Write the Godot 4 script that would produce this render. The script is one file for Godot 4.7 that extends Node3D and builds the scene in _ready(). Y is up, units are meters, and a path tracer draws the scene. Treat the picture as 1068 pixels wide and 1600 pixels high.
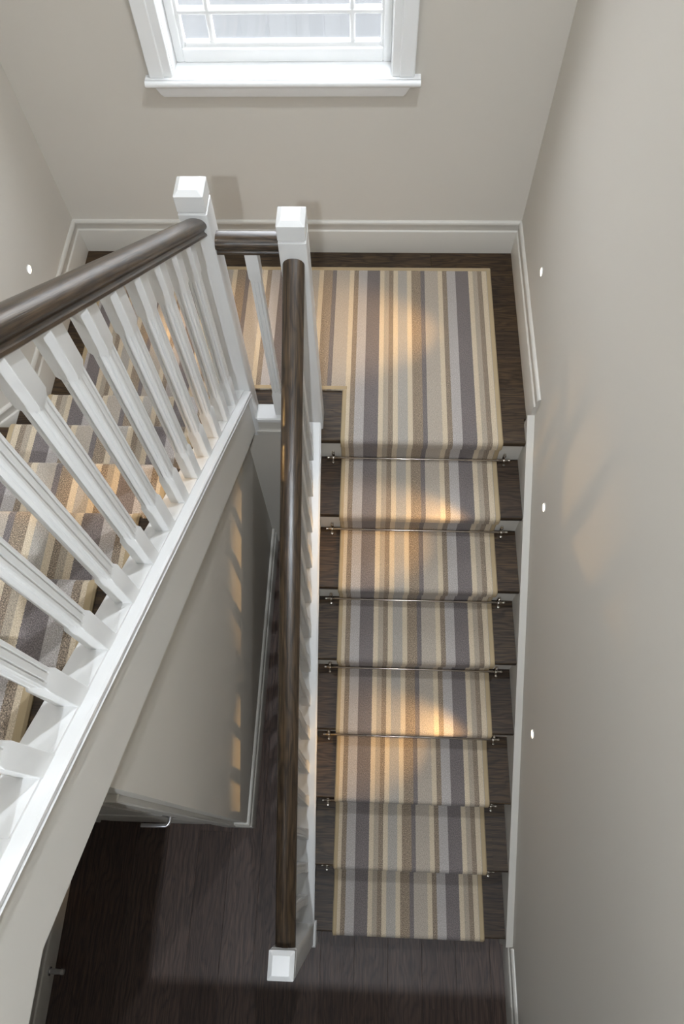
extends Node3D
# A stairwell seen from the upper floor. x to the right, y up, z towards the viewer; the landing's front nosing is z = 0.

const L := 1.4            # landing height
const RISE := 0.175       # lower flight
const GOING := 0.2895
const PITCH := 0.6045
const URISE := 0.21       # upper flight
const UPITCH := 0.7225
const UZ := -0.068        # first nosing of the upper flight
const XR := 1.02          # right wall
const XL := -1.25         # left wall
const ZB := -1.174        # back wall
const TOP := 5.3          # ceiling
const UPPER := 2.87       # upper floor

var rng := RandomNumberGenerator.new()
var taken := {}
var M := {}
var wood_mats: Array = []
var floor_mats: Array = []

# ---------------------------------------------------------------- mesh helpers
class Mb:
	var v := PackedVector3Array()
	var n := PackedVector3Array()
	var u := PackedVector2Array()
	func tri(a: Vector3, b: Vector3, c: Vector3, na: Vector3, nb: Vector3, nc: Vector3, ua: Vector2, ub: Vector2, uc: Vector2) -> void:
		var fn := (b - a).cross(c - a)
		if fn.length_squared() < 1e-16:
			return
		if fn.dot(na + nb + nc) > 0.0:
			v.append_array([a, c, b]); n.append_array([na, nc, nb]); u.append_array([ua, uc, ub])
		else:
			v.append_array([a, b, c]); n.append_array([na, nb, nc]); u.append_array([ua, ub, uc])
	func mesh() -> ArrayMesh:
		var arr := []
		arr.resize(Mesh.ARRAY_MAX)
		arr[Mesh.ARRAY_VERTEX] = v
		arr[Mesh.ARRAY_NORMAL] = n
		arr[Mesh.ARRAY_TEX_UV] = u
		var m := ArrayMesh.new()
		m.add_surface_from_arrays(Mesh.PRIMITIVE_TRIANGLES, arr)
		return m

func numbered(called: String) -> String:
	if not taken.has(called):
		taken[called] = 0
		return called
	taken[called] += 1
	return "%s_%03d" % [called, taken[called]]

func build(called: String, mb: Mb, mat: Material, parent: Node = self) -> MeshInstance3D:
	var o := MeshInstance3D.new()
	o.name = numbered(called) if parent == self else called
	o.mesh = mb.mesh()
	o.material_override = mat
	parent.add_child(o, true)
	return o

func thing(called: String, label: String, category: String, at := Vector3.ZERO, group := "") -> Node3D:
	var o := Node3D.new()
	o.name = numbered(called)
	add_child(o)
	o.position = at
	tag(o, label, category, group)
	return o

func tag(o: Node, label: String, category: String, group := "") -> void:
	o.set_meta("label", label)
	o.set_meta("category", category)
	if group != "":
		o.set_meta("group", group)

func struct(called: String, label: String, category: String) -> Node3D:
	var o := Node3D.new()
	o.name = called
	add_child(o)
	tag(o, label, category)
	o.set_meta("kind", "structure")
	return o

func struct_mesh(called: String, mb: Mb, mat: Material, label: String, category: String) -> MeshInstance3D:
	var o := build(called, mb, mat)
	tag(o, label, category)
	o.set_meta("kind", "structure")
	return o

func box_uv(p: Vector3, axis: int, grain: int, off: Vector2) -> Vector2:
	var ax := []
	for i in 3:
		if i != axis:
			ax.append(i)
	var va: int = grain if ax.has(grain) else ax[0]
	var ua: int = ax[0] if ax[1] == va else ax[1]
	return Vector2(p[ua] / 0.26, p[va] / 1.3) + off

# a box from corner a to corner b with chamfered edges
func cbox(mb: Mb, a: Vector3, b: Vector3, ch := 0.003, grain := 0, off := Vector2.ZERO) -> Mb:
	var c := (a + b) * 0.5
	var s := ((b - a) * 0.5).abs()
	var q := minf(ch, minf(s.x, minf(s.y, s.z)) * 0.9)
	for ax in 3:
		for sg: float in [-1.0, 1.0]:
			var nn := Vector3.ZERO
			nn[ax] = sg
			var i := (ax + 1) % 3
			var j := (ax + 2) % 3
			var pts := []
			for t in [[-1, -1], [1, -1], [1, 1], [-1, 1]]:
				var p := c
				p[ax] += sg * s[ax]
				p[i] += t[0] * (s[i] - q)
				p[j] += t[1] * (s[j] - q)
				pts.append(p)
			face(mb, pts, nn, ax, grain, off)
	if q <= 0.0:
		return mb
	for ax in 3:                      # edges along ax
		var i := (ax + 1) % 3
		var j := (ax + 2) % 3
		for si: float in [-1.0, 1.0]:
			for sj: float in [-1.0, 1.0]:
				var pts := []
				for t in [[-1, 0], [1, 0], [1, 1], [-1, 1]]:
					var p := c
					p[ax] += t[0] * (s[ax] - q)
					p[i] += si * (s[i] - (0.0 if t[1] == 0 else q))
					p[j] += sj * (s[j] - (q if t[1] == 0 else 0.0))
					pts.append(p)
				var nn := Vector3.ZERO
				nn[i] = si
				nn[j] = sj
				face(mb, pts, nn.normalized(), i, grain, off)
	for sx: float in [-1.0, 1.0]:
		for sy: float in [-1.0, 1.0]:
			for sz: float in [-1.0, 1.0]:
				var d := Vector3(sx, sy, sz)
				var nn := d.normalized()
				var k := c + d * s
				var p0 := k - Vector3(0, sy * q, sz * q)
				var p1 := k - Vector3(sx * q, 0, sz * q)
				var p2 := k - Vector3(sx * q, sy * q, 0)
				mb.tri(p0, p1, p2, nn, nn, nn, box_uv(p0, 1, grain, off), box_uv(p1, 1, grain, off), box_uv(p2, 1, grain, off))
	return mb

func face(mb: Mb, p: Array, nn: Vector3, ax: int, grain: int, off: Vector2) -> void:
	var t := []
	for q in p:
		t.append(box_uv(q, ax, grain, off))
	mb.tri(p[0], p[1], p[2], nn, nn, nn, t[0], t[1], t[2])
	mb.tri(p[0], p[2], p[3], nn, nn, nn, t[0], t[2], t[3])

# skins a row of rings (each an Array of Vector3 of one length); creases stay sharp beyond about 50 degrees
func loft(mb: Mb, rings: Array, caps := true, off := Vector2.ZERO, crease := 0.64) -> Mb:
	var R := rings.size()
	var N: int = rings[0].size()
	var vol := 0.0
	for i in R - 1:
		for j in N:
			var k := (j + 1) % N
			vol += rings[i][j].dot(rings[i][k].cross(rings[i + 1][k])) + rings[i][j].dot(rings[i + 1][k].cross(rings[i + 1][j]))
	for e in [0, R - 1]:
		var cen := Vector3.ZERO
		for p in rings[e]:
			cen += p / N
		for j in N:
			var x: float = cen.dot(rings[e][j].cross(rings[e][(j + 1) % N]))
			vol += -x if e == 0 else x
	var sgn := 1.0 if vol > 0.0 else -1.0
	var fn := []
	for i in R - 1:
		var row := PackedVector3Array()
		for j in N:
			var k := (j + 1) % N
			var nn: Vector3 = (rings[i][k] - rings[i][j]).cross(rings[i + 1][k] - rings[i][j]) + (rings[i + 1][k] - rings[i][j]).cross(rings[i + 1][j] - rings[i][j])
			row.append(nn.normalized() * sgn)
		fn.append(row)
	var along := [0.0]
	for i in range(1, R):
		along.append(along[i - 1] + ((rings[i][0] - rings[i - 1][0]) as Vector3).length())
	var per := [0.0]
	for j in range(1, N + 1):
		per.append(per[j - 1] + ((rings[0][j % N] - rings[0][j - 1]) as Vector3).length())
	for i in R - 1:
		for j in N:
			var k := (j + 1) % N
			var f: Vector3 = fn[i][j]
			var ps := [rings[i][j], rings[i][k], rings[i + 1][k], rings[i + 1][j]]
			var us := [Vector2(per[j] / 0.26, along[i] / 1.3) + off, Vector2(per[j + 1] / 0.26, along[i] / 1.3) + off, Vector2(per[j + 1] / 0.26, along[i + 1] / 1.3) + off, Vector2(per[j] / 0.26, along[i + 1] / 1.3) + off]
			var ns := []
			for c in [[0, -1], [0, 1], [1, 1], [1, -1]]:
				var sum := Vector3.ZERO
				for di in [0, -1 if c[0] == 0 else 1]:
					for dj in [0, c[1]]:
						var ii: int = i + di
						if ii < 0 or ii >= R - 1:
							continue
						var o: Vector3 = fn[ii][(j + dj + N) % N]
						if o.dot(f) > crease:
							sum += o
				ns.append(sum.normalized() if sum.length() > 1e-6 else f)
			mb.tri(ps[0], ps[1], ps[2], ns[0], ns[1], ns[2], us[0], us[1], us[2])
			mb.tri(ps[0], ps[2], ps[3], ns[0], ns[2], ns[3], us[0], us[2], us[3])
	if caps:
		for e in [0, R - 1]:
			var ring: Array = rings[e]
			var nn := Vector3.ZERO
			for j in N:
				nn += (ring[j] as Vector3).cross(ring[(j + 1) % N])
			nn = nn.normalized() * sgn * (-1.0 if e == 0 else 1.0)
			var ax := nn.abs().max_axis_index()
			var flat := PackedVector2Array()
			for p in ring:
				flat.append(Vector2(p[(ax + 1) % 3], p[(ax + 2) % 3]))
			var idx := Geometry2D.triangulate_polygon(flat)
			for t in range(0, idx.size(), 3):
				mb.tri(ring[idx[t]], ring[idx[t + 1]], ring[idx[t + 2]], nn, nn, nn, flat[idx[t]], flat[idx[t + 1]], flat[idx[t + 2]])
	return mb

# polygon in (z, y) extruded along x; (x, z) along y; (x, y) along z
func prism(mb: Mb, poly: Array, axis: String, a: float, b: float) -> Mb:
	var rings := [[], []]
	for e in 2:
		var w: float = a if e == 0 else b
		for p in poly:
			rings[e].append(Vector3(w, p[1], p[0]) if axis == "x" else (Vector3(p[0], w, p[1]) if axis == "y" else Vector3(p[0], p[1], w)))
	return loft(mb, rings)

func lathe(mb: Mb, prof: Array, at: Vector3, axis: Vector3, seg := 16) -> Mb:   # prof: [radius, distance along axis]
	var ax := axis.normalized()
	var e1 := ax.cross(Vector3(0.31, 0.87, 0.37)).normalized()
	var e2 := ax.cross(e1)
	var rings := []
	for p in prof:
		var ring := []
		for s in seg:
			var t := TAU * s / seg
			ring.append(at + ax * p[1] + (e1 * cos(t) + e2 * sin(t)) * maxf(p[0], 1e-4))
		rings.append(ring)
	return loft(mb, rings)

func tube(mb: Mb, pts: Array, rad: float, seg := 12) -> Mb:
	var rings := []
	for i in pts.size():
		var d: Vector3 = (pts[mini(i + 1, pts.size() - 1)] - pts[maxi(i - 1, 0)]).normalized()
		var e1 := d.cross(Vector3(0.12, 0.95, 0.28)).normalized()
		var e2 := d.cross(e1)
		var ring := []
		for s in seg:
			var t := TAU * s / seg
			ring.append(pts[i] + (e1 * cos(t) + e2 * sin(t)) * rad)
		rings.append(ring)
	return loft(mb, rings)

# ---------------------------------------------------------------- materials
func paint(c: Color, rough: float) -> StandardMaterial3D:
	var m := StandardMaterial3D.new()
	m.albedo_color = c
	m.roughness = rough
	return m

func metal(c: Color, rough: float) -> StandardMaterial3D:
	var m := paint(c, rough)
	m.metallic = 1.0
	return m

# dark-stained oak: long fine pores, cathedral rings, u across the board (0.26 m), v along it (1.3 m)
func wood_images(w: int, h: int, dark: Color, light: Color, seed_at: int) -> Array:
	var big := FastNoiseLite.new(); big.seed = seed_at; big.frequency = 1.0; big.fractal_octaves = 2
	var streak := FastNoiseLite.new(); streak.seed = seed_at + 1; streak.frequency = 1.0; streak.fractal_octaves = 3
	var pore := FastNoiseLite.new(); pore.seed = seed_at + 2; pore.frequency = 1.0; pore.fractal_octaves = 1
	var d := PackedByteArray(); d.resize(w * h * 3)
	var b := PackedByteArray(); b.resize(w * h)
	var k := 0
	for y in h:
		var fy := float(y) / h
		var wrap := smoothstep(0.0, 0.12, minf(fy, 1.0 - fy))
		for x in w:
			var fx := float(x) / w
			var ring := fx * 9.0 + (1.9 * big.get_noise_2d(fx * 2.2, fy * 2.6) + 0.5 * big.get_noise_2d(fx * 6.0 + 9.0, fy * 9.0)) * wrap
			var fr := ring - floorf(ring)
			var band := pow(absf(fr * 2.0 - 1.0), 2.2)
			var st := streak.get_noise_2d(fx * 46.0, fy * 5.0)
			var po := pore.get_noise_2d(fx * 150.0, fy * 16.0)
			var g := clampf(0.62 - 0.42 * band + 0.55 * st - 0.35 * maxf(0.0, po - 0.12), 0.0, 1.0)
			var c := dark.lerp(light, g)
			d[k * 3] = int(c.r * 255.0); d[k * 3 + 1] = int(c.g * 255.0); d[k * 3 + 2] = int(c.b * 255.0)
			b[k] = int(clampf(0.75 - 0.3 * band - 0.8 * maxf(0.0, po - 0.1) + 0.2 * st, 0.0, 1.0) * 255.0)
			k += 1
	var im := Image.create_from_data(w, h, false, Image.FORMAT_RGB8, d)
	var bi := Image.create_from_data(w, h, false, Image.FORMAT_L8, b)
	return [ImageTexture.create_from_image(im), ImageTexture.create_from_image(bi)]

func wood(tex: Array, tint: Color, rough: float, relief := 0.03) -> StandardMaterial3D:
	var m := StandardMaterial3D.new()
	m.albedo_texture = tex[0]
	m.albedo_color = tint
	m.roughness = rough
	m.metallic_specular = 0.38
	m.heightmap_enabled = true
	m.heightmap_scale = relief
	m.heightmap_texture = tex[1]
	return m

const PERIOD := 0.4474
func carpet_material() -> StandardMaterial3D:
	# thirteen woven stripes, measured across one repeat
	var st := [[0.0, "cream"], [0.026, "mott"], [0.053, "grey"], [0.104, "dark"], [0.180, "cream"], [0.206, "taupe"], [0.233, "mott"], [0.259, "cream"], [0.286, "ash"], [0.339, "cream"], [0.366, "brown"], [0.420, "dark"], [0.444, "beige"], [0.522, "cream"]]
	var col := {"cream": [Color8(186, 170, 147), 0.11], "mott": [Color8(126, 112, 97), 0.36], "grey": [Color8(161, 154, 149), 0.15], "dark": [Color8(108, 100, 98), 0.22], "taupe": [Color8(156, 144, 128), 0.17], "ash": [Color8(154, 147, 138), 0.15], "brown": [Color8(130, 115, 98), 0.38], "beige": [Color8(161, 150, 137), 0.14]}
	var w := 1024
	var h := 512
	var pile := FastNoiseLite.new(); pile.seed = 5; pile.frequency = 0.1; pile.fractal_octaves = 2; pile.fractal_gain = 0.6
	var d := PackedByteArray(); d.resize(w * h * 3)
	var b := PackedByteArray(); b.resize(w * h)
	var r := RandomNumberGenerator.new(); r.seed = 77
	var which := []
	for x in w + 8:
		var f := fposmod(float(x) / w, 1.0) * 0.522
		var n := "cream"
		for s in st:
			if f >= s[0]:
				n = s[1]
		which.append(col[n])
	for y in h:
		for x in w:
			var p := pile.get_noise_2d(x, y * 0.9)
			var cc: Array = which[x + int(clampf(2.0 + p * 4.0, 0.0, 5.0))]
			var c: Color = cc[0]
			var amp: float = cc[1]
			var k := 1.0 + amp * 1.6 * p + amp * r.randf_range(-1.0, 1.0)
			var o := (y * w + x)
			d[o * 3] = clampi(int(c.r * k * 255.0), 0, 255); d[o * 3 + 1] = clampi(int(c.g * k * 255.0), 0, 255); d[o * 3 + 2] = clampi(int(c.b * k * 255.0), 0, 255)
			b[o] = clampi(int((0.5 + 0.4 * p + r.randf_range(-0.1, 0.1)) * 255.0), 0, 255)
	var m := StandardMaterial3D.new()
	m.albedo_texture = ImageTexture.create_from_image(Image.create_from_data(w, h, false, Image.FORMAT_RGB8, d))
	m.heightmap_enabled = true
	m.heightmap_scale = 0.12
	m.heightmap_texture = ImageTexture.create_from_image(Image.create_from_data(w, h, false, Image.FORMAT_L8, b))
	m.roughness = 1.0
	m.rim_enabled = true
	m.rim = 0.15
	return m

func binding_material() -> StandardMaterial3D:
	var m := paint(Color8(163, 144, 113), 0.95)
	var n := NoiseTexture2D.new()
	var f := FastNoiseLite.new(); f.seed = 8; f.frequency = 0.2
	n.noise = f; n.width = 256; n.height = 256; n.seamless = true
	m.heightmap_enabled = true
	m.heightmap_scale = 0.05
	m.heightmap_texture = n
	m.uv1_scale = Vector3(8, 4, 1)
	return m

func materials() -> void:
	M.wall = paint(Color8(200, 194, 184), 0.7)
	M.trim = paint(Color8(193, 188, 179), 0.35)
	M.string = paint(Color8(206, 202, 195), 0.4)
	M.white = paint(Color8(215, 214, 212), 0.3)
	M.sash = paint(Color8(234, 234, 233), 0.3)
	M.ceiling = paint(Color8(238, 237, 234), 0.8)
	M.nickel = metal(Color8(196, 188, 178), 0.22)
	M.chrome = metal(Color8(205, 205, 208), 0.25)
	M.binding = binding_material()
	M.carpet = carpet_material()
	var a := wood_images(512, 1024, Color8(33, 25, 18), Color8(88, 70, 50), 11)
	var b := wood_images(512, 1024, Color8(50, 40, 36), Color8(98, 78, 68), 41)
	for t in [Color(1, 1, 1), Color(0.92, 0.9, 0.9), Color(1.0, 0.97, 0.92)]:
		wood_mats.append(wood(a, t, 0.48))
	for t in [Color(1, 1, 1), Color(0.93, 0.92, 0.91), Color(0.97, 0.97, 0.97), Color(0.89, 0.87, 0.86)]:
		floor_mats.append(wood(b, t, 0.46))
	M.rail = wood(a, Color(1.0, 1.0, 1.0), 0.3, 0.02)
	M.rail.metallic_specular = 0.5
	var gl := StandardMaterial3D.new()
	gl.transparency = BaseMaterial3D.TRANSPARENCY_ALPHA
	gl.albedo_color = Color(0.95, 0.98, 1.0, 0.06)
	gl.roughness = 0.02
	M.glass = gl
	M.fence = paint(Color8(118, 119, 121), 0.8)
	M.ground = paint(Color8(140, 140, 138), 0.9)

func glow(c: Color, e: float) -> StandardMaterial3D:
	var m := paint(Color(1, 1, 1), 0.4)
	m.emission_enabled = true
	m.emission = c
	m.emission_energy_multiplier = e
	return m

# ---------------------------------------------------------------- the scene
func _ready() -> void:
	rng.seed = 4
	camera_and_light()
	materials()
	room()
	window()
	landing()
	lower_flight()
	upper_flight()
	under_stairs()
	newels()
	balustrades()
	runner()
	rods()
	small_things()

func camera_and_light() -> void:
	var cam := Camera3D.new()
	cam.name = "camera"
	cam.fov = 72.2557
	cam.near = 0.02
	add_child(cam)
	cam.position = Vector3(0.2934, 4.1157, 1.6789)
	cam.rotation_order = EULER_ORDER_YXZ
	cam.rotation = Vector3(-1.11743, 0.08966, -0.06018)
	cam.current = true
	var env := Environment.new()
	var sky := Sky.new()
	var sm := ProceduralSkyMaterial.new()
	sm.sky_top_color = Color(0.93, 0.96, 1.0)
	sm.sky_horizon_color = Color(0.97, 0.98, 1.0)
	sm.ground_bottom_color = Color(0.55, 0.55, 0.55)
	sm.ground_horizon_color = Color(0.8, 0.8, 0.8)
	sm.energy_multiplier = 7.5
	sky.sky_material = sm
	env.sky = sky
	env.background_mode = Environment.BG_SKY
	env.tonemap_mode = Environment.TONE_MAPPER_LINEAR
	env.tonemap_exposure = 1.7
	env.sdfgi_enabled = true
	env.ssao_enabled = true
	env.ssil_enabled = true
	var we := WorldEnvironment.new()
	we.name = "world_environment"
	we.environment = env
	add_child(we)
	downlight(Vector3(0.23, TOP, 3.15), 5.0, "recessed ceiling downlight over the upper landing, behind the viewer")
	downlight(Vector3(-0.75, TOP, 2.3), 0.8, "recessed ceiling downlight over the head of the upper flight")
	downlight(Vector3(0.62, TOP, 0.1), 2.6, "recessed ceiling downlight above the lower flight of stairs")
	downlight(Vector3(-0.6, TOP, 0.4), 0.3, "recessed ceiling downlight above the upper flight of stairs")
	downlight(Vector3(-0.5, 2.6, 3.4), 0.22, "recessed downlight in the lower hall ceiling under the upper floor")

func downlight(p: Vector3, energy: float, label: String) -> void:
	var t := thing("ceiling_downlight", label, "downlight", p, "recessed downlights in the stairwell ceiling")
	var mb := Mb.new()
	lathe(mb, [[0.05, 0.0], [0.05, -0.004], [0.044, -0.006], [0.038, -0.002], [0.038, 0.0]], Vector3.ZERO, Vector3.UP, 24)
	build("trim_ring", mb, paint(Color8(240, 240, 238), 0.4), t)
	mb = Mb.new()
	lathe(mb, [[0.038, 0.0], [0.038, -0.002]], Vector3.ZERO, Vector3.UP, 24)
	build("lens", mb, glow(Color(0.97, 0.98, 1.0), 3.0), t)
	var s := SpotLight3D.new()
	s.name = "light"
	s.light_color = Color(0.93, 0.965, 1.0)
	s.light_energy = energy
	s.light_size = 0.025
	s.spot_range = 12.0
	s.spot_attenuation = 2.0
	s.spot_angle = 68.0
	s.spot_angle_attenuation = 0.6
	s.shadow_enabled = true
	t.add_child(s)
	s.position = Vector3(0, -0.02, 0)
	s.rotation = Vector3(-PI / 2, 0, 0)

func room() -> void:
	var sk := "wall"
	# back wall with the window opening
	var mb := Mb.new()
	var z0 := ZB - 0.2
	cbox(mb, Vector3(XL - 0.2, -0.2, z0), Vector3(-0.549, TOP + 0.2, ZB), 0.0)
	cbox(mb, Vector3(0.347, -0.2, z0), Vector3(XR + 0.2, TOP + 0.2, ZB), 0.0)
	cbox(mb, Vector3(-0.549, -0.2, z0), Vector3(0.347, 2.295, ZB), 0.0)
	cbox(mb, Vector3(-0.549, 3.75, z0), Vector3(0.347, TOP + 0.2, ZB), 0.0)
	struct_mesh("wall_back", mb, M.wall, "warm grey painted back wall with the window above the landing", sk)
	struct_mesh("wall_right", cbox(Mb.new(), Vector3(XR, -0.2, ZB - 0.2), Vector3(XR + 0.2, TOP + 0.2, 4.7), 0.0), M.wall, "tall warm grey wall along the right of the lower flight with small lights", sk)
	struct_mesh("wall_left", cbox(Mb.new(), Vector3(XL - 0.2, -0.2, ZB - 0.2), Vector3(XL, TOP + 0.2, 4.7), 0.0), M.wall, "warm grey wall on the left beside the upper flight", sk)
	struct_mesh("wall_front", cbox(Mb.new(), Vector3(XL - 0.2, -0.2, 4.5), Vector3(XR + 0.2, TOP + 0.2, 4.7), 0.0), M.wall, "warm grey wall behind the viewer", sk)
	struct_mesh("ceiling", cbox(Mb.new(), Vector3(XL - 0.2, TOP, ZB - 0.2), Vector3(XR + 0.2, TOP + 0.2, 4.7), 0.0), M.ceiling, "white ceiling high above the stairwell", "ceiling")
	# lower floor of planks
	var fl := struct("floor", "dark brown oak plank floor at the foot of the stairs", "floor")
	build("subfloor", cbox(Mb.new(), Vector3(XL, -0.2, ZB), Vector3(XR, -0.016, 4.5), 0.0), floor_mats[3], fl)
	var x := XL
	while x < XR - 0.01:
		var w := minf(0.168, XR - x)
		var z := -0.1 - rng.randf_range(0.0, 0.8)
		while z < 4.5:
			var len := rng.randf_range(1.3, 2.1)
			var lift := rng.randf_range(-0.0006, 0.0)
			if z + len > -0.1:
				build("plank", cbox(Mb.new(), Vector3(x + 0.0002, -0.016, maxf(z, -0.1) + 0.0002), Vector3(x + w - 0.0002, lift, minf(z + len, 4.5) - 0.0002), 0.0007, 2, Vector2(rng.randf(), rng.randf())), floor_mats[rng.randi() % 4], fl)
			z += len
		x += w
	# upper floor
	mb = Mb.new()
	cbox(mb, Vector3(XL, 2.737, 1.99), Vector3(-0.3, UPPER - 0.022, 2.749), 0.0)
	cbox(mb, Vector3(XL, 2.6, 2.75), Vector3(XR, UPPER - 0.022, 4.5), 0.0)
	var uf := struct("floor_upper", "dark oak upper floor beside and behind the viewer", "floor")
	build("slab", mb, M.ceiling, uf)
	planks_x(uf, XL, -0.301, 1.976, 2.75, 5, UPPER)
	planks_x(uf, XL, XR, 2.75, 4.5, 8, UPPER)
	# baseboards
	baseboard("baseboard_back", [Vector3(XL, L, ZB), Vector3(XR, L, ZB)], [Vector3(0, 0, 1), Vector3(0, 0, 1)], "white moulded baseboard along the back of the landing")
	baseboard("baseboard_right", [Vector3(XR, L, ZB), Vector3(XR, L, -0.1)], [Vector3(-1, 0, 0), Vector3(-1, 0, 0)], "white moulded baseboard on the right of the landing, cut square at its end")
	baseboard("baseboard_left", [Vector3(XL, L, ZB), Vector3(XL, L, -0.1), Vector3(XL, L + 1.9 * UPITCH, 1.8)], [Vector3(1, 0, 0), Vector3(1, 0, 0), Vector3(1, 0, 0)], "white moulded baseboard on the left wall, turning up beside the upper flight")
	baseboard("baseboard_lower_right", [Vector3(XR, 0, 2.062), Vector3(XR, 0, 4.5)], [Vector3(-1, 0, 0), Vector3(-1, 0, 0)], "white baseboard at the foot of the right wall")
	baseboard("baseboard_lower_left", [Vector3(XL, 0, 1.562), Vector3(XL, 0, 4.5)], [Vector3(1, 0, 0), Vector3(1, 0, 0)], "white baseboard at the foot of the left wall below the upper flight")

func base_profile() -> Array:
	return [[0.0, 0.0], [0.02, 0.0], [0.02, 0.134], [0.0185, 0.138], [0.013, 0.142], [0.013, 0.170], [0.0145, 0.174], [0.0145, 0.181], [0.010, 0.189], [0.004, 0.193], [0.0, 0.193]]

func baseboard(called: String, path: Array, out: Array, label: String) -> void:
	var rings := []
	for i in path.size():
		var ring := []
		for p in base_profile():
			ring.append(path[i] + out[i] * p[0] + Vector3(0, p[1], 0))
		rings.append(ring)
	struct_mesh(called, loft(Mb.new(), rings, true, Vector2.ZERO, 0.8), M.trim, label, "baseboard")

func window() -> void:
	var w := struct("window_1", "white framed sash window with small edge panes above the landing", "window")
	var x0 := -0.549
	var x1 := 0.347
	var y0 := 2.325
	var y1 := 3.75
	var zf := -1.254      # inner face of the sash
	var mb := Mb.new()
	# lining of the opening
	cbox(mb, Vector3(x0 - 0.002, y0 - 0.03, -1.36), Vector3(x0 + 0.002, y1, ZB + 0.002), 0.0)
	cbox(mb, Vector3(x1 - 0.002, y0 - 0.03, -1.36), Vector3(x1 + 0.002, y1, ZB + 0.002), 0.0)
	cbox(mb, Vector3(x0, y1 - 0.004, -1.36), Vector3(x1, y1 + 0.002, ZB + 0.002), 0.0)
	build("jamb_lining", mb, M.sash, w)
	# sash: stiles and rails with a stepped inner edge
	mb = Mb.new()
	for s in [[x0 + 0.002, x0 + 0.036], [x1 - 0.036, x1 - 0.002]]:
		cbox(mb, Vector3(s[0], y0, zf - 0.05), Vector3(s[1], y1, zf), 0.004)
	cbox(mb, Vector3(x0 + 0.036, y0, zf - 0.05), Vector3(x1 - 0.036, y0 + 0.055, zf - 0.0004), 0.003)
	cbox(mb, Vector3(x0 + 0.036, y1 - 0.055, zf - 0.05), Vector3(x1 - 0.036, y1, zf - 0.0004), 0.003)
	var sash := build("sash", mb, M.sash, w)
	mb = Mb.new()
	var gx0 := x0 + 0.052
	var gx1 := x1 - 0.048
	var gy0 := y0 + 0.075
	var gy1 := y1 - 0.075
	for s in [[x0 + 0.03, gx0], [gx1, x1 - 0.03]]:
		cbox(mb, Vector3(s[0], y0 + 0.05, zf - 0.042), Vector3(s[1], y1 - 0.05, zf - 0.014), 0.005)
	cbox(mb, Vector3(gx0, y0 + 0.05, zf - 0.042), Vector3(gx1, gy0, zf - 0.0145), 0.005)
	cbox(mb, Vector3(gx0, gy1, zf - 0.042), Vector3(gx1, y1 - 0.05, zf - 0.0145), 0.005)
	build("glazing_bead", mb, M.sash, sash)
	var vx := [-0.384, 0.186]
	var hy := [2.512, 2.512 + 0.485, 3.55]
	for x: float in vx:
		mb = Mb.new()
		cbox(mb, Vector3(x - 0.011, gy0 - 0.01, zf - 0.045), Vector3(x + 0.011, gy1 + 0.01, zf - 0.012), 0.006)
		build("muntin", mb, M.sash, sash)
	for y: float in hy:
		mb = Mb.new()
		cbox(mb, Vector3(gx0 - 0.01, y - 0.011, zf - 0.046), Vector3(gx1 + 0.01, y + 0.011, zf - 0.0115), 0.006)
		build("muntin", mb, M.sash, sash)
	var xs := [gx0, vx[0], vx[1], gx1]
	var ys := [gy0, hy[0], hy[1], hy[2], gy1]
	for i in 3:
		for j in 4:
			build("pane", cbox(Mb.new(), Vector3(xs[i], ys[j], zf - 0.032), Vector3(xs[i + 1], ys[j + 1], zf - 0.028), 0.0), M.glass, sash)
	# sill board with a rounded nose and horns, apron with mitred ends
	mb = Mb.new()
	cbox(mb, Vector3(x0, 2.295, -1.32), Vector3(x1, y0, ZB + 0.01), 0.0)
	var rings := []
	for x: float in [-0.664, 0.465]:
		var ring := [Vector3(x, y0, ZB), Vector3(x, y0, -1.136)]
		for k in 7:
			var t := PI / 2 - PI * k / 6.0
			ring.append(Vector3(x, 2.31 + 0.015 * sin(t), -1.138 + 0.015 * cos(t)))
		ring.append(Vector3(x, 2.295, ZB))
		rings.append(ring)
	loft(mb, rings)
	build("sill", mb, M.sash, w)
	mb = Mb.new()
	loft(mb, [[Vector3(-0.635, 2.296, ZB), Vector3(-0.635, 2.296, -1.146), Vector3(0.43, 2.296, -1.146), Vector3(0.43, 2.296, ZB)], [Vector3(-0.615, 2.258, ZB), Vector3(-0.615, 2.258, -1.150), Vector3(0.408, 2.258, -1.150), Vector3(0.408, 2.258, ZB)], [Vector3(-0.605, 2.243, ZB), Vector3(-0.605, 2.243, -1.156), Vector3(0.398, 2.243, -1.156), Vector3(0.398, 2.243, ZB)]])
	build("apron", mb, M.sash, w)
	# casing: two-stepped architrave either side and across the head
	for s in [[-0.645, x0, 1.0], [x1, 0.440, -1.0]]:
		mb = Mb.new()
		cbox(mb, Vector3(s[0], y0, ZB - 0.001), Vector3(s[1], y1 + 0.09, ZB + 0.018), 0.003)
		var outer: float = s[0] if s[2] > 0 else s[1]
		cbox(mb, Vector3(outer, y0, ZB), Vector3(outer + s[2] * 0.062, y1 + 0.09, ZB + 0.025), 0.004)
		build("casing", mb, M.sash, w)
	mb = Mb.new()
	cbox(mb, Vector3(-0.645, y1, ZB - 0.001), Vector3(0.44, y1 + 0.095, ZB + 0.022), 0.003)
	build("casing", mb, M.sash, w)
	# outside: paved ground and a pale boarded fence
	var g := build("ground", cbox(Mb.new(), Vector3(-6, 0.9, -8), Vector3(6, 1.0, ZB - 0.2), 0.0), M.ground)
	tag(g, "pale paving outside below the window", "ground")
	g.set_meta("kind", "structure")
	var f := thing("fence", "pale grey boarded fence outside, seen through the window", "fence", Vector3(0, 1.0, -2.3))
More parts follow.
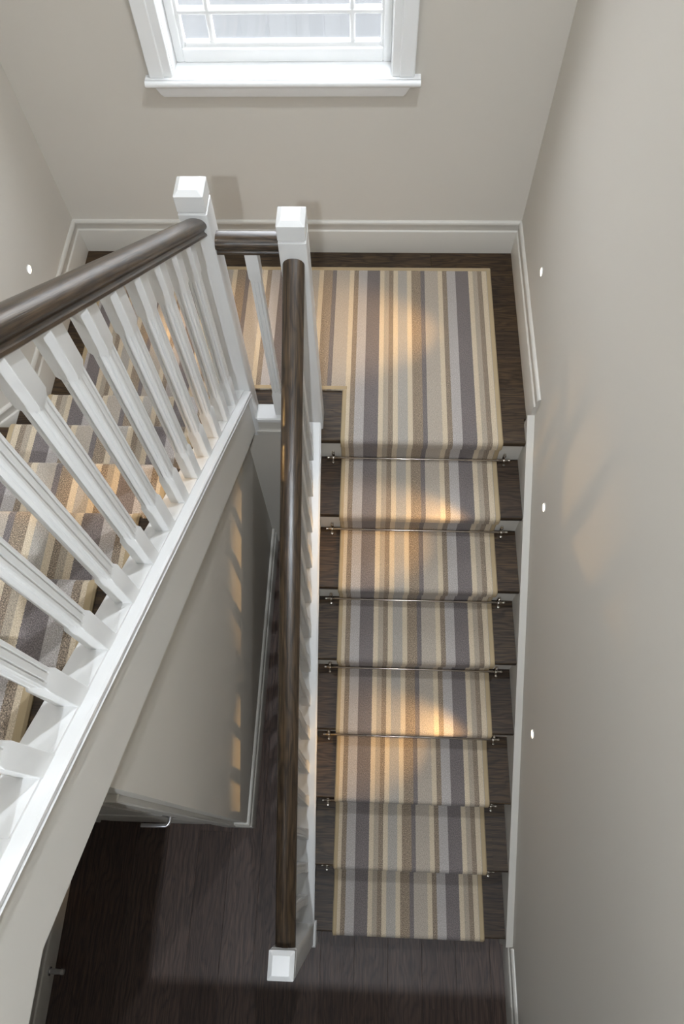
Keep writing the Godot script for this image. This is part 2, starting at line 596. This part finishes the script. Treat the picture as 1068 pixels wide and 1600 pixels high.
	for k in 24:
		var xx := -1.8 + k * 0.15
		build("board", cbox(Mb.new(), Vector3(xx + 0.0001, 0, -0.012 + (0.001 if k % 2 else 0.0)), Vector3(xx + 0.1499, 1.35, 0.012 + (0.001 if k % 2 else 0.0)), 0.0006), M.fence, f)
	build("rail", cbox(Mb.new(), Vector3(-1.8, 1.35, -0.03), Vector3(1.8, 1.4, 0.03), 0.004), M.fence, f)

func planks_x(parent: Node, x0: float, x1: float, z0: float, z1: float, rows: int, y: float) -> void:
	for r in rows:
		var za := lerpf(z0, z1, float(r) / rows)
		var zb := lerpf(z0, z1, float(r + 1) / rows)
		var x := x0 - rng.randf_range(0.0, 0.9)
		while x < x1:
			var len := rng.randf_range(1.0, 1.7)
			var a := maxf(x, x0)
			if x1 - x - len < 0.2:
				len = x1 - x
			var b := minf(x + len, x1)
			if b - a > 0.001:
				build("plank", cbox(Mb.new(), Vector3(a + 0.0002, y - 0.022, za + 0.0002), Vector3(b - 0.0002, y - rng.randf_range(0.0, 0.0004), zb - 0.0002), 0.0009, 0, Vector2(rng.randf(), rng.randf())), wood_mats[rng.randi() % 3], parent)
			x += len

func landing() -> void:
	var fl := struct("floor_landing", "dark oak boards of the half landing under the striped carpet", "landing")
	var mb := Mb.new()
	cbox(mb, Vector3(XL, 1.2, ZB), Vector3(XR, L - 0.022, -0.15), 0.0)
	build("joist_deck", mb, M.trim, fl)
	planks_x(fl, -1.23, 1.002, -1.156, -0.13, 6, L)
	for s in [[0.06, 0.988, 0.0], [-1.23, -0.305, -0.045]]:
		build("plank", nosed_board(s[0], s[1], -0.1294, s[2], L, 0.032), wood_mats[0], fl)

# a board with a softly rounded front nosing towards +z
func nosed_board(x0: float, x1: float, zb: float, zf: float, y: float, th: float, flip := 1.0) -> Mb:
	var off := Vector2(rng.randf(), rng.randf())
	var mb := Mb.new()
	var c := 0.007
	var prof := [[zb, y - th], [zb, y]]
	for k in 4:
		var t := PI / 2 - PI / 2 * k / 3.0
		prof.append([zf - flip * (c - c * cos(t)), y - c + c * sin(t)])
	prof.append([zf, y - th + 0.004])
	prof.append([zf - flip * 0.004, y - th])
	var rings := [[], []]
	for e in 2:
		for p in prof:
			rings[e].append(Vector3(x0 if e == 0 else x1, p[1], p[0]))
	return loft(mb, rings, true, off)

func lower_flight() -> void:
	var t := thing("staircase", "lower flight of dark oak treads and white risers on the right, below the landing", "staircase")
	for k in range(0, 8):
		var y := L - RISE * k
		var zr := GOING * k - 0.017
		var rm := Mb.new()
		cbox(rm, Vector3(0.058, y - RISE, zr - 0.015), Vector3(0.988, y - 0.031, zr), 0.0)
		build("riser", rm, M.trim, t)
		if k > 0:
			build("tread", nosed_board(0.06, 0.987, GOING * (k - 1) - 0.018, GOING * k, y, 0.032), wood_mats[k % 3], t)
	# wall string on the right
	var mb := Mb.new()
	prism(mb, [[-0.1, 1.1], [-0.1, 1.415 + 0.1 * PITCH], [2.06, 1.415 - 2.06 * PITCH], [2.06, 0.0], [1.7, 0.0]], "x", 0.9865, XR - 0.001)
	build("wall_string", mb, M.trim, t)
	# outer string on the left under the balustrade
	mb = Mb.new()
	prism(mb, [[-0.058, 1.18], [-0.058, 1.392 + 0.058 * PITCH], [1.992, 1.392 - 1.992 * PITCH], [1.992, 0.002], [1.88, 0.002]], "x", 0.0, 0.06)
	build("outer_string", mb, M.trim, t)
	# the spandrel wall under the flight
	mb = Mb.new()
	prism(mb, [[-0.15, 0.0], [-0.15, 1.2], [-0.05, 1.19], [1.86, 0.02], [1.86, 0.0]], "x", 0.006, 0.054)
	struct_mesh("wall_spandrel", mb, M.wall, "painted spandrel wall under the lower flight, facing the lower hall", "wall")

func upper_flight() -> void:
	var t := thing("staircase", "upper flight of dark oak treads on the left, climbing towards the viewer", "staircase")
	for k in range(1, 8):
		var y := L + URISE * k
		var zn := UZ + GOING * (k - 1)
		var rm := Mb.new()
		cbox(rm, Vector3(XL + 0.02, y - URISE, zn + 0.017), Vector3(-0.298, y - 0.031, zn + 0.032), 0.0)
		build("riser", rm, M.trim, t)
		build("tread", nosed_board(XL + 0.02, -0.299, zn + GOING + 0.018, zn, y, 0.032, -1.0), wood_mats[k % 3], t)
	var mb := Mb.new()
	prism(mb, [[-0.076, 1.401 - 0.076 * UPITCH], [1.845, 1.401 + 1.845 * UPITCH], [3.2, 2.737], [3.2, 3.05], [1.89, 3.05], [-0.076, 1.683 - 0.076 * UPITCH]], "x", -0.30, -0.245)
	build("outer_string", mb, M.string, t)
	mb = Mb.new()
	prism(mb, [[0.0, 1.412], [1.845, 1.412 + 1.845 * UPITCH], [1.845, 1.432 + 1.845 * UPITCH], [0.0, 1.432]], "x", XL, -0.29)
	build("soffit", mb, M.wall, t)

func under_stairs() -> void:
	var mb := Mb.new()
	prism(mb, [[-0.15, 0.0], [1.56, 0.0], [1.56, 1.43 + 1.56 * UPITCH], [0.0, 1.43], [-0.15, 1.3]], "x", -0.36, -0.303)
	struct_mesh("wall_under_stairs", mb, M.wall, "warm grey wall under the upper flight, streaked by warm light", "wall")
	mb = Mb.new()
	cbox(mb, Vector3(-0.36, 0.0, -0.15), Vector3(0.01, 1.34, -0.1), 0.0)
	struct_mesh("wall_under_landing", mb, M.wall, "narrow grey wall below the landing edge", "wall")
	# fascia of the landing between the newels
	mb = Mb.new()
	cbox(mb, Vector3(-0.24, 1.345, -0.15), Vector3(0.0, 1.432, -0.082), 0.003)
	cbox(mb, Vector3(-0.24, 1.315, -0.15), Vector3(0.0, 1.358, -0.070), 0.006)
	struct_mesh("trim_1", mb, M.trim, "white fascia board along the landing edge between the newels", "trim")
	# end wall with the cupboard door
	mb = Mb.new()
	cbox(mb, Vector3(XL, 0.0, 1.50), Vector3(-0.359, 2.545, 1.559), 0.0)
	struct_mesh("wall_cupboard", mb, M.wall, "grey end wall under the upper flight around the cupboard door", "wall")
	var d := struct("door_1", "white cupboard door with a satin lever handle under the upper flight", "door")
	mb = Mb.new()
	cbox(mb, Vector3(-1.128, 0.006, 1.555), Vector3(-0.442, 2.018, 1.568), 0.002)
	for p in [[0.12, 0.9], [1.0, 1.9]]:
		cbox(mb, Vector3(-1.04, p[0], 1.560), Vector3(-0.53, p[1], 1.573), 0.004)
	var leaf := build("leaf", mb, M.trim, d)
	mb = Mb.new()
	cbox(mb, Vector3(-0.445, 0.0, 1.556), Vector3(-0.37, 2.09, 1.580), 0.004)
	cbox(mb, Vector3(-1.20, 0.0, 1.556), Vector3(-1.125, 2.09, 1.580), 0.004)
	cbox(mb, Vector3(-1.125, 2.0185, 1.556), Vector3(-0.445, 2.09, 1.580), 0.004)
	build("architrave", mb, M.trim, d)
	mb = Mb.new()
	cbox(mb, Vector3(-0.515, 0.955, 1.565), Vector3(-0.475, 1.065, 1.575), 0.003)
	tube(mb, [Vector3(-0.495, 1.01, 1.57), Vector3(-0.495, 1.01, 1.59), Vector3(-0.499, 1.01, 1.601), Vector3(-0.508, 1.01, 1.607), Vector3(-0.55, 1.01, 1.609), Vector3(-0.61, 1.008, 1.609)], 0.0085)
	build("lever_handle", mb, M.chrome, leaf)
	# baseboard of the wall under the stairs, returning round its end
	var rings := []
	for s in [[Vector3(-0.303, 0, -0.1), Vector3(1, 0, 0)], [Vector3(-0.303, 0, 1.56), Vector3(1, 0, 1)], [Vector3(-0.37, 0, 1.56), Vector3(0, 0, 1)]]:
		var ring := []
		for p in base_profile():
			ring.append(s[0] + s[1] * p[0] + Vector3(0, p[1], 0))
		rings.append(ring)
	struct_mesh("baseboard_under_stairs", loft(Mb.new(), rings, true, Vector2.ZERO, 0.8), M.trim, "white baseboard at the foot of the wall under the upper flight, returning round its end", "baseboard")

# square newel: shaft, and a cap block with a notch below and a bevelled top
func square(w: float, y: float) -> Array:
	var c := minf(0.0025, w * 0.1)
	var r := w * 0.5
	var ring := []
	for q in [[1, 1], [-1, 1], [-1, -1], [1, -1]]:
		var a := Vector3(q[0] * r, y, q[1] * (r - c))
		var b := Vector3(q[0] * (r - c), y, q[1] * r)
		if q[0] * q[1] > 0:
			ring.append(a); ring.append(b)
		else:
			ring.append(b); ring.append(a)
	return ring

func newel(at: Vector3, top: float, label: String, plinth: float) -> void:
	var t := thing("newel_post", label, "newel post", at)
	var h := top - at.y
	var mb := Mb.new()
	var w := 0.091
	loft(mb, [square(w, 0.0), square(w, h - 0.066), square(w - 0.010, h - 0.063)])
	build("shaft", mb, M.white, t)
	mb = Mb.new()
	loft(mb, [square(w - 0.012, h - 0.064), square(w - 0.010, h - 0.058), square(w, h - 0.054), square(w, h), square(0.060, h + 0.013)], true, Vector2.ZERO, 0.97)
	build("cap", mb, M.white, t)
	if plinth > 0.0:
		mb = Mb.new()
		loft(mb, [square(w + 0.024, 0.0), square(w + 0.024, plinth - 0.02), square(w + 0.016, plinth - 0.008), square(w + 0.002, plinth)], true, Vector2.ZERO, 0.97)
		build("plinth", mb, M.white, t)

func newels() -> void:
	newel(Vector3(-0.272, 1.315, -0.1194), 2.6467, "white square newel post at the foot of the upper flight, tallest in view", 0.0)
	newel(Vector3(0.0285, 1.315, -0.1047), 2.5494, "white square newel post at the head of the lower flight", 0.0)
	newel(Vector3(0.0209, 0.0, 2.0376), 1.2635, "white square newel post standing on the lower floor at the foot of the stairs", 0.2)

func rail_profile(bottom_first := true) -> Array:
	var half := [[0.030, 0.0], [0.0345, 0.005], [0.0345, 0.015], [0.0290, 0.0195], [0.0275, 0.026], [0.0305, 0.033], [0.0375, 0.040], [0.0405, 0.049], [0.0402, 0.058], [0.0370, 0.068], [0.0305, 0.077], [0.0215, 0.0835], [0.0110, 0.0870]]
	var out := []
	for p in half:
		out.append(p)
	out.append([0.0, 0.088])
	for i in range(half.size() - 1, -1, -1):
		out.append([-half[i][0], half[i][1]])
	return out

func rail(mb: Mb, a: Vector3, b: Vector3, side: Vector3, vs: float, parts := 6) -> Mb:
	var rings := []
	for i in parts + 1:
		var c := a.lerp(b, float(i) / parts)
		var ring := []
		for p in rail_profile():
			ring.append(c + side * (p[0] * 0.9) + Vector3(0, p[1] * vs, 0))
		rings.append(ring)
	return loft(mb, rings, true, Vector2(0.37, 0.11), 0.7)

# baluster: square blocks at both ends, a slimmer fluted length between, with two V grooves in each face
var baluster_cache := {}
func baluster_mesh(height: float, low: float, high: float) -> ArrayMesh:
	var key := "%.3f" % height
	if baluster_cache.has(key):
		return baluster_cache[key]
	var ring_at := func(y: float, w: float, groove: float, corner: float) -> Array:
		var ring := []
		var r := w * 0.5
		for k in 4:
			var out := Vector3(0, 0, 1).rotated(Vector3.UP, k * PI / 2)
			var al := out.rotated(Vector3.UP, PI / 2)
			for q in [[-r + corner, 0.0], [-0.0105, 0.0], [-0.0080, groove], [-0.0055, 0.0], [0.0055, 0.0], [0.0080, groove], [0.0105, 0.0], [r - corner, 0.0]]:
				ring.append(out * (r - q[1]) + al * q[0] + Vector3(0, y, 0))
		return ring
	var w := 0.0435
	var rings := [ring_at.call(0.0, w, 0.0, 0.0012), ring_at.call(low, w, 0.0, 0.0012), ring_at.call(low + 0.014, w - 0.007, 0.0, 0.0022), ring_at.call(low + 0.022, w - 0.007, 0.0028, 0.0022), ring_at.call(height - high - 0.022, w - 0.007, 0.0028, 0.0022), ring_at.call(height - high - 0.014, w - 0.007, 0.0, 0.0022), ring_at.call(height - high, w, 0.0, 0.0012), ring_at.call(height, w, 0.0, 0.0012)]
	var m: ArrayMesh = loft(Mb.new(), rings, true, Vector2.ZERO, 0.97).mesh()
	baluster_cache[key] = m
	return m

func baluster(parent: Node, at: Vector3, height: float, low: float, high: float) -> void:
	var o := MeshInstance3D.new()
	o.name = "baluster"
	o.mesh = baluster_mesh(height, low, high)
	o.material_override = M.white
	parent.add_child(o, true)
	o.position = at

# raking cap on a string: flat board with an ogee under its outer edge and a bead line
func raking_cap(mb: Mb, x0: float, x1: float, za: float, ya: float, zb: float, yb: float) -> Mb:
	var prof := [[x0, -0.004], [x0 + 0.003, 0.0], [x1 - 0.006, 0.0], [x1, -0.004], [x1, -0.015], [x1 - 0.009, -0.018], [x1 - 0.009, -0.022], [x1 + 0.001, -0.025], [x1 - 0.002, -0.031], [x1 - 0.010, -0.040], [x0 + 0.010, -0.040], [x0, -0.030]]
	var rings := []
	for e in [[za, ya], [zb, yb]]:
		var ring := []
		for p in prof:
			ring.append(Vector3(p[0], e[1] + p[1], e[0]))
		rings.append(ring)
	return loft(mb, rings, true, Vector2.ZERO, 0.9)

func balustrades() -> void:
	# upper flight, on the left
	var t := thing("balustrade", "left balustrade of fluted white balusters and thick oak handrail beside the upper flight", "balustrade")
	var hz0 := -0.074
	var hb := 2.550
	build("handrail", rail(Mb.new(), Vector3(-0.272, hb + hz0 * UPITCH, hz0), Vector3(-0.272, hb + 1.95 * UPITCH, 1.95), Vector3.RIGHT, 0.83, 12), M.rail, t)
	var ct := 1.717
	build("string_cap", raking_cap(Mb.new(), -0.328, -0.222, -0.075, ct - 0.075 * UPITCH, 1.95, ct + 1.95 * UPITCH), M.white, t)
	var z := 0.065
	while z < 1.85:
		var base := ct + z * UPITCH - 0.03
		baluster(t, Vector3(-0.2725, base, z), hb - ct + 0.075, 0.155 + 0.03, 0.12 + 0.045)
		z += 0.1362
	# fillets between the balusters on the cap
	var zz := -0.075
	z = 0.065
	while z < 1.9:
		var zb := z - 0.0217
		var mb := Mb.new()
		var rings := []
		for e: float in [zz, zb]:
			var y := ct + e * UPITCH
			rings.append([Vector3(-0.293, y - 0.002, e), Vector3(-0.293, y + 0.007, e), Vector3(-0.252, y + 0.007, e), Vector3(-0.252, y - 0.002, e)])
		build("fillet", loft(mb, rings), M.white, t)
		zz = z + 0.0217
		z += 0.1362
	# lower flight, on the right
	t = thing("balustrade", "balustrade with a straight oak handrail running down beside the lower flight", "balustrade")
	var rb := 2.318
	build("handrail", rail(Mb.new(), Vector3(0.0265, rb + 0.058 * 0.597, -0.058), Vector3(0.0235, rb - 1.993 * 0.597, 1.993), Vector3.RIGHT, 0.80, 12), M.rail, t)
	var rc := 1.422
	build("string_cap", raking_cap(Mb.new(), -0.026, 0.066, -0.058, rc + 0.058 * PITCH, 1.992, rc - 1.992 * PITCH), M.white, t)
	z = 0.068
	while z < 1.95:
		baluster(t, Vector3(0.0145, rc - z * PITCH - 0.03, z), rb - rc + 0.07, 0.155 + 0.03, 0.12 + 0.045)
		z += 0.140
	# landing, between two newels
	t = thing("balustrade", "short level balustrade with one baluster between the two upper newels", "balustrade")
	build("handrail", rail(Mb.new(), Vector3(-0.2265, 2.411, -0.112), Vector3(-0.017, 2.411, -0.112), Vector3(0, 0, 1), 0.68, 2), M.rail, t)
	var mb := Mb.new()
	cbox(mb, Vector3(-0.2265, 1.4325, -0.152), Vector3(-0.017, 1.462, -0.066), 0.006)
	build("base_rail", mb, M.white, t)
	baluster(t, Vector3(-0.118, 1.455, -0.112), 0.962, 0.155, 0.12)

# ---------------------------------------------------------------- carpet
# A strip of carpet between x0 and x1 laid along path (outer surface points [z, y]); normals point to its pile side
func strip(mb: Mb, x0: float, x1: float, path: Array, th: float, mirror: bool, edge := 0.003) -> Mb:
	var n := path.size()
	var pts := []
	var nor := []
	for i in n:
		pts.append(Vector2(path[i][0], path[i][1]))
	var side := 1.0
	for i in n:
		var d: Vector2 = (pts[mini(i + 1, n - 1)] - pts[maxi(i - 1, 0)]).normalized()
		nor.append(Vector2(-d.y, d.x))
	if nor[0].y < 0.0:
		side = -1.0
	var arc := [0.0]
	for i in range(1, n):
		arc.append(arc[i - 1] + (pts[i] - pts[i - 1]).length())
	var P := func(i: int, x: float, depth: float) -> Vector3:
		var q: Vector2 = pts[i] - nor[i] * side * depth
		return Vector3(x, q.y, q.x)
	var cols := [[x0, th], [x0, edge], [x0 + edge, 0.0], [x1 - edge, 0.0], [x1, edge], [x1, th]]
	for i in n - 1:
		for c in cols.size():
			var a: Array = cols[c]
			var b: Array = cols[(c + 1) % cols.size()]
			var p := [P.call(i, a[0], a[1]), P.call(i, b[0], b[1]), P.call(i + 1, b[0], b[1]), P.call(i + 1, a[0], a[1])]
			var n0 := Vector3(0, nor[i].y, nor[i].x) * side
			var n1 := Vector3(0, nor[i + 1].y, nor[i + 1].x) * side
			if c != 2:
				var lat := Vector3(-1, 0, 0) if c < 2 else Vector3(1, 0, 0)
				if c == 5:
					n0 = -n0; n1 = -n1
				elif c == 0 or c == 4:
					n0 = lat; n1 = lat
				else:
					n0 = (n0 + lat).normalized(); n1 = (n1 + lat).normalized()
			var uv := []
			for q in [[a[0], arc[i]], [b[0], arc[i]], [b[0], arc[i + 1]], [a[0], arc[i + 1]]]:
				uv.append(carpet_uv(q[0], q[1], mirror))
			mb.tri(p[0], p[1], p[2], n0, n0, n1, uv[0], uv[1], uv[2])
			mb.tri(p[0], p[2], p[3], n0, n1, n1, uv[0], uv[2], uv[3])
	return mb

func carpet_uv(x: float, along: float, mirror: bool) -> Vector2:
	var xx := -0.236 - x if mirror else x
	return Vector2((xx - 0.6165) / PERIOD, along / 0.2237)

func arc_to(path: Array, cz: float, cy: float, r: float, a0: float, a1: float, steps: int) -> void:
	for k in steps + 1:
		var t := lerpf(a0, a1, float(k) / steps)
		path.append([cz + r * cos(t), cy + r * sin(t)])

func lower_path() -> Array:
	var path := [[-0.27, L + 0.010], [-0.12, L + 0.010]]
	for k in 8:
		var y := L - RISE * k
		var zn := GOING * k
		arc_to(path, zn - 0.008, y - 0.013, 0.023, PI / 2, 0.05, 5)
		path.append([zn + 0.015, y - 0.034])
		arc_to(path, zn + 0.004, y - 0.036, 0.011, -0.05, -PI / 2 + 0.3, 3)
		path.append([zn - 0.007, y - 0.056])
		var foot := y - RISE
		if k < 7:
			path.append([zn - 0.008, foot + 0.040])
			path.append([zn - 0.007, foot + 0.018])
			path.append([zn - 0.001, foot + 0.012])
			path.append([zn + 0.010, foot + 0.010])
			path.append([zn + 0.12, foot + 0.010])
			path.append([zn + 0.2, foot + 0.010])
		else:
			path.append([zn - 0.008, foot + 0.06])
			path.append([zn - 0.008, foot + 0.003])
	return path

func upper_path() -> Array:
	var path := [[-0.13, L + 0.010], [UZ - 0.01, L + 0.010]]
	for k in range(1, 7):
		var y := L + URISE * k
		var zn := UZ + GOING * (k - 1)
		path.append([zn + 0.004, y - URISE + 0.014])
		path.append([zn + 0.008, y - URISE + 0.03])
		path.append([zn + 0.008, y - 0.056])
		path.append([zn - 0.004, y - 0.046])
		path.append([zn - 0.014, y - 0.036])
		arc_to(path, zn + 0.008, y - 0.013, 0.023, PI - 0.05, PI / 2, 5)
		path.append([zn + 0.12, y + 0.010])
		path.append([zn + 0.26, y + 0.010])
	path.append([UZ + GOING * 6 + 0.008, L + URISE * 6 + 0.012])
	path.append([UZ + GOING * 6 + 0.010, L + URISE * 7 - 0.04])
	return path

func lifted(path: Array, by: float) -> Array:
	var out := []
	var n := path.size()
	for i in n:
		var a := Vector2(path[maxi(i - 1, 0)][0], path[maxi(i - 1, 0)][1])
		var b := Vector2(path[mini(i + 1, n - 1)][0], path[mini(i + 1, n - 1)][1])
		var d := (b - a).normalized()
		var nn := Vector2(-d.y, d.x)
		var first := Vector2(path[1][0], path[1][1]) - Vector2(path[0][0], path[0][1])
		if first.x < 0.0:
			nn = -nn
		out.append([path[i][0] + nn.x * by, path[i][1] + nn.y * by])
	return out

func runner() -> void:
	var t := thing("stair_runner", "striped wool stair runner in cream, taupe, grey and brown with tan bound edges", "carpet runner")
	var xa := 0.157
	var xb := 0.884
	var ua := -1.120
	var ub := -0.393
	var bw := 0.024
	var lp := lower_path()
	var up := upper_path()
	build("flight_carpet", strip(Mb.new(), xa, xb, lp, 0.009, false), M.carpet, t)
	build("flight_carpet", strip(Mb.new(), ua, ub, up, 0.009, true), M.carpet, t)
	# landing piece: across the back, then the left leg down to the first riser
	var mb := Mb.new()
	strip(mb, ua, xb, [[-1.04, L + 0.010], [-0.7, L + 0.010], [-0.27, L + 0.010]], 0.009, false)
	strip(mb, ua, ub, [[-0.27, L + 0.010], [-0.2, L + 0.010], [-0.13, L + 0.010]], 0.009, false)
	build("landing_carpet", mb, M.carpet, t)
	# bound edges
	var lpl := lifted(lp, 0.0015)
	var upl := lifted(up, 0.0015)
	build("binding", strip(Mb.new(), xa - 0.002, xa + bw - 0.003, lpl, 0.010, false, 0.005), M.binding, t)
	build("binding", strip(Mb.new(), xb - bw, xb + 0.002, lpl, 0.010, false, 0.005), M.binding, t)
	build("binding", strip(Mb.new(), ua - 0.002, ua + bw, upl, 0.010, false, 0.005), M.binding, t)
	build("binding", strip(Mb.new(), ub - bw, ub + 0.002, upl, 0.010, false, 0.005), M.binding, t)
	var y := L + 0.0115
	for s in [[ua - 0.002, ua + bw, -1.0165, -0.13], [xb - bw, xb + 0.002, -1.0165, -0.27], [ub - bw, ub + 0.002, -0.27, -0.13]]:
		build("binding", strip(Mb.new(), s[0], s[1], [[s[2], y], [s[3], y]], 0.010, false, 0.005), M.binding, t)
	for s in [[ua - 0.002, xb + 0.002, -1.042, -1.016], [ub - bw, xa + bw - 0.003, -0.295, -0.2702]]:
		mb = Mb.new()
		cbox(mb, Vector3(s[0], L + 0.001, s[2]), Vector3(s[1], y, s[3]), 0.004)
		build("binding", mb, M.binding, t)

func rods() -> void:
	var ord := ["topmost stair rod, right under the landing nosing", "second stair rod down, at the back of the tread below the landing", "third stair rod from the landing across the striped runner", "fourth stair rod from the landing, halfway down the lower flight", "fifth stair rod from the landing, third up from the floor", "sixth stair rod, next to lowest, only its ends showing past the carpet", "lowest stair rod, behind the bottom tread's carpet"]
	for k in 7:
		var y := L - RISE * (k + 1)
		var zr := GOING * k - 0.017
		var t := thing("stair_rod", "polished nickel " + ord[k], "stair rod", Vector3(0, y, zr), "nickel rods holding the runner on the lower flight")
		var ry := 0.0225
		var rz := 0.019
		var mb := Mb.new()
		lathe(mb, [[0.0, -0.431], [0.005, -0.429], [0.0065, -0.424], [0.005, -0.419], [0.0048, -0.417], [0.0055, -0.416], [0.0055, 0.416], [0.0048, 0.417], [0.005, 0.419], [0.0065, 0.424], [0.005, 0.429], [0.0, 0.431]], Vector3(0.517, ry, rz), Vector3.RIGHT, 12)
		build("rod", mb, M.nickel, t)
		for x: float in [0.117, 0.917]:
			mb = Mb.new()
			cbox(mb, Vector3(x - 0.006, 0.012, 0.001), Vector3(x + 0.006, 0.058, 0.005), 0.0015)
			lathe(mb, [[0.0085, -0.0055], [0.0095, -0.003], [0.0095, 0.003], [0.0085, 0.0055]], Vector3(x, ry, rz), Vector3.RIGHT, 14)
			cbox(mb, Vector3(x - 0.005, 0.004, rz), Vector3(x + 0.005, 0.009, rz + 0.02), 0.001)
			var br := build("bracket", mb, M.nickel, t)
			build("knob", lathe(Mb.new(), [[0.0, 0.017], [0.006, 0.016], [0.0075, 0.013], [0.0075, 0.004]], Vector3(x, 0.049, 0), Vector3(0, 0, 1), 12), M.nickel, br)
			build("knob", lathe(Mb.new(), [[0.0075, 0.0], [0.0075, 0.009], [0.006, 0.012], [0.0, 0.013]], Vector3(x, 0.0, rz + 0.018), Vector3.UP, 12), M.nickel, br)

func small_things() -> void:
	step_light(Vector3(XR, 1.807, -0.621), Vector3(-1, 0, 0), "small round step light on the right wall above the landing")
	step_light(Vector3(XR, 1.475, 0.358), Vector3(-1, 0, 0), "small round step light on the right wall beside the upper treads of the lower flight")
	step_light(Vector3(XR, 0.939, 1.189), Vector3(-1, 0, 0), "lowest small round step light on the right wall")
	step_light(Vector3(XL, 1.806, -0.616), Vector3(1, 0, 0), "small round step light on the left wall over the handrail")
	step_light(Vector3(XL, 2.50, 0.62), Vector3(1, 0, 0), "small round step light on the left wall halfway up the upper flight")
	var t := thing("door_stop", "satin metal door stop sticking out of the left baseboard", "door stop", Vector3(XL + 0.02, 0.07, 2.255))
	build("stem", lathe(Mb.new(), [[0.020, 0.0], [0.020, 0.004], [0.013, 0.006], [0.013, 0.058]], Vector3.ZERO, Vector3.RIGHT, 16), M.chrome, t)
	build("buffer", lathe(Mb.new(), [[0.013, 0.056], [0.0135, 0.058], [0.0135, 0.070], [0.011, 0.074], [0.0, 0.075]], Vector3.ZERO, Vector3.RIGHT, 16), paint(Color8(150, 146, 140), 0.6), t)

func step_light(at: Vector3, out: Vector3, label: String) -> void:
	var t := thing("step_light", label, "step light", at, "round wall lights beside the stairs")
	build("trim_ring", lathe(Mb.new(), [[0.021, 0.0], [0.021, 0.002], [0.0195, 0.003], [0.0175, 0.003]], Vector3.ZERO, out, 24), M.white, t)
	build("lens", lathe(Mb.new(), [[0.0175, 0.0], [0.0175, 0.0032]], Vector3.ZERO, out, 24), glow(Color(1.0, 0.92, 0.8), 2.0), t)
	var s := SpotLight3D.new()
	s.name = "light"
	s.light_color = Color(1.0, 0.80, 0.50)
	s.light_energy = 0.5
	s.light_size = 0.02
	s.spot_range = 8.0
	s.spot_attenuation = 2.0
	s.spot_angle = 24.0
	s.spot_angle_attenuation = 1.0
	s.shadow_enabled = true
	t.add_child(s)
	s.position = out * 0.03
	s.basis = Basis.looking_at(out * 0.9 + Vector3(0, -0.42, 0))
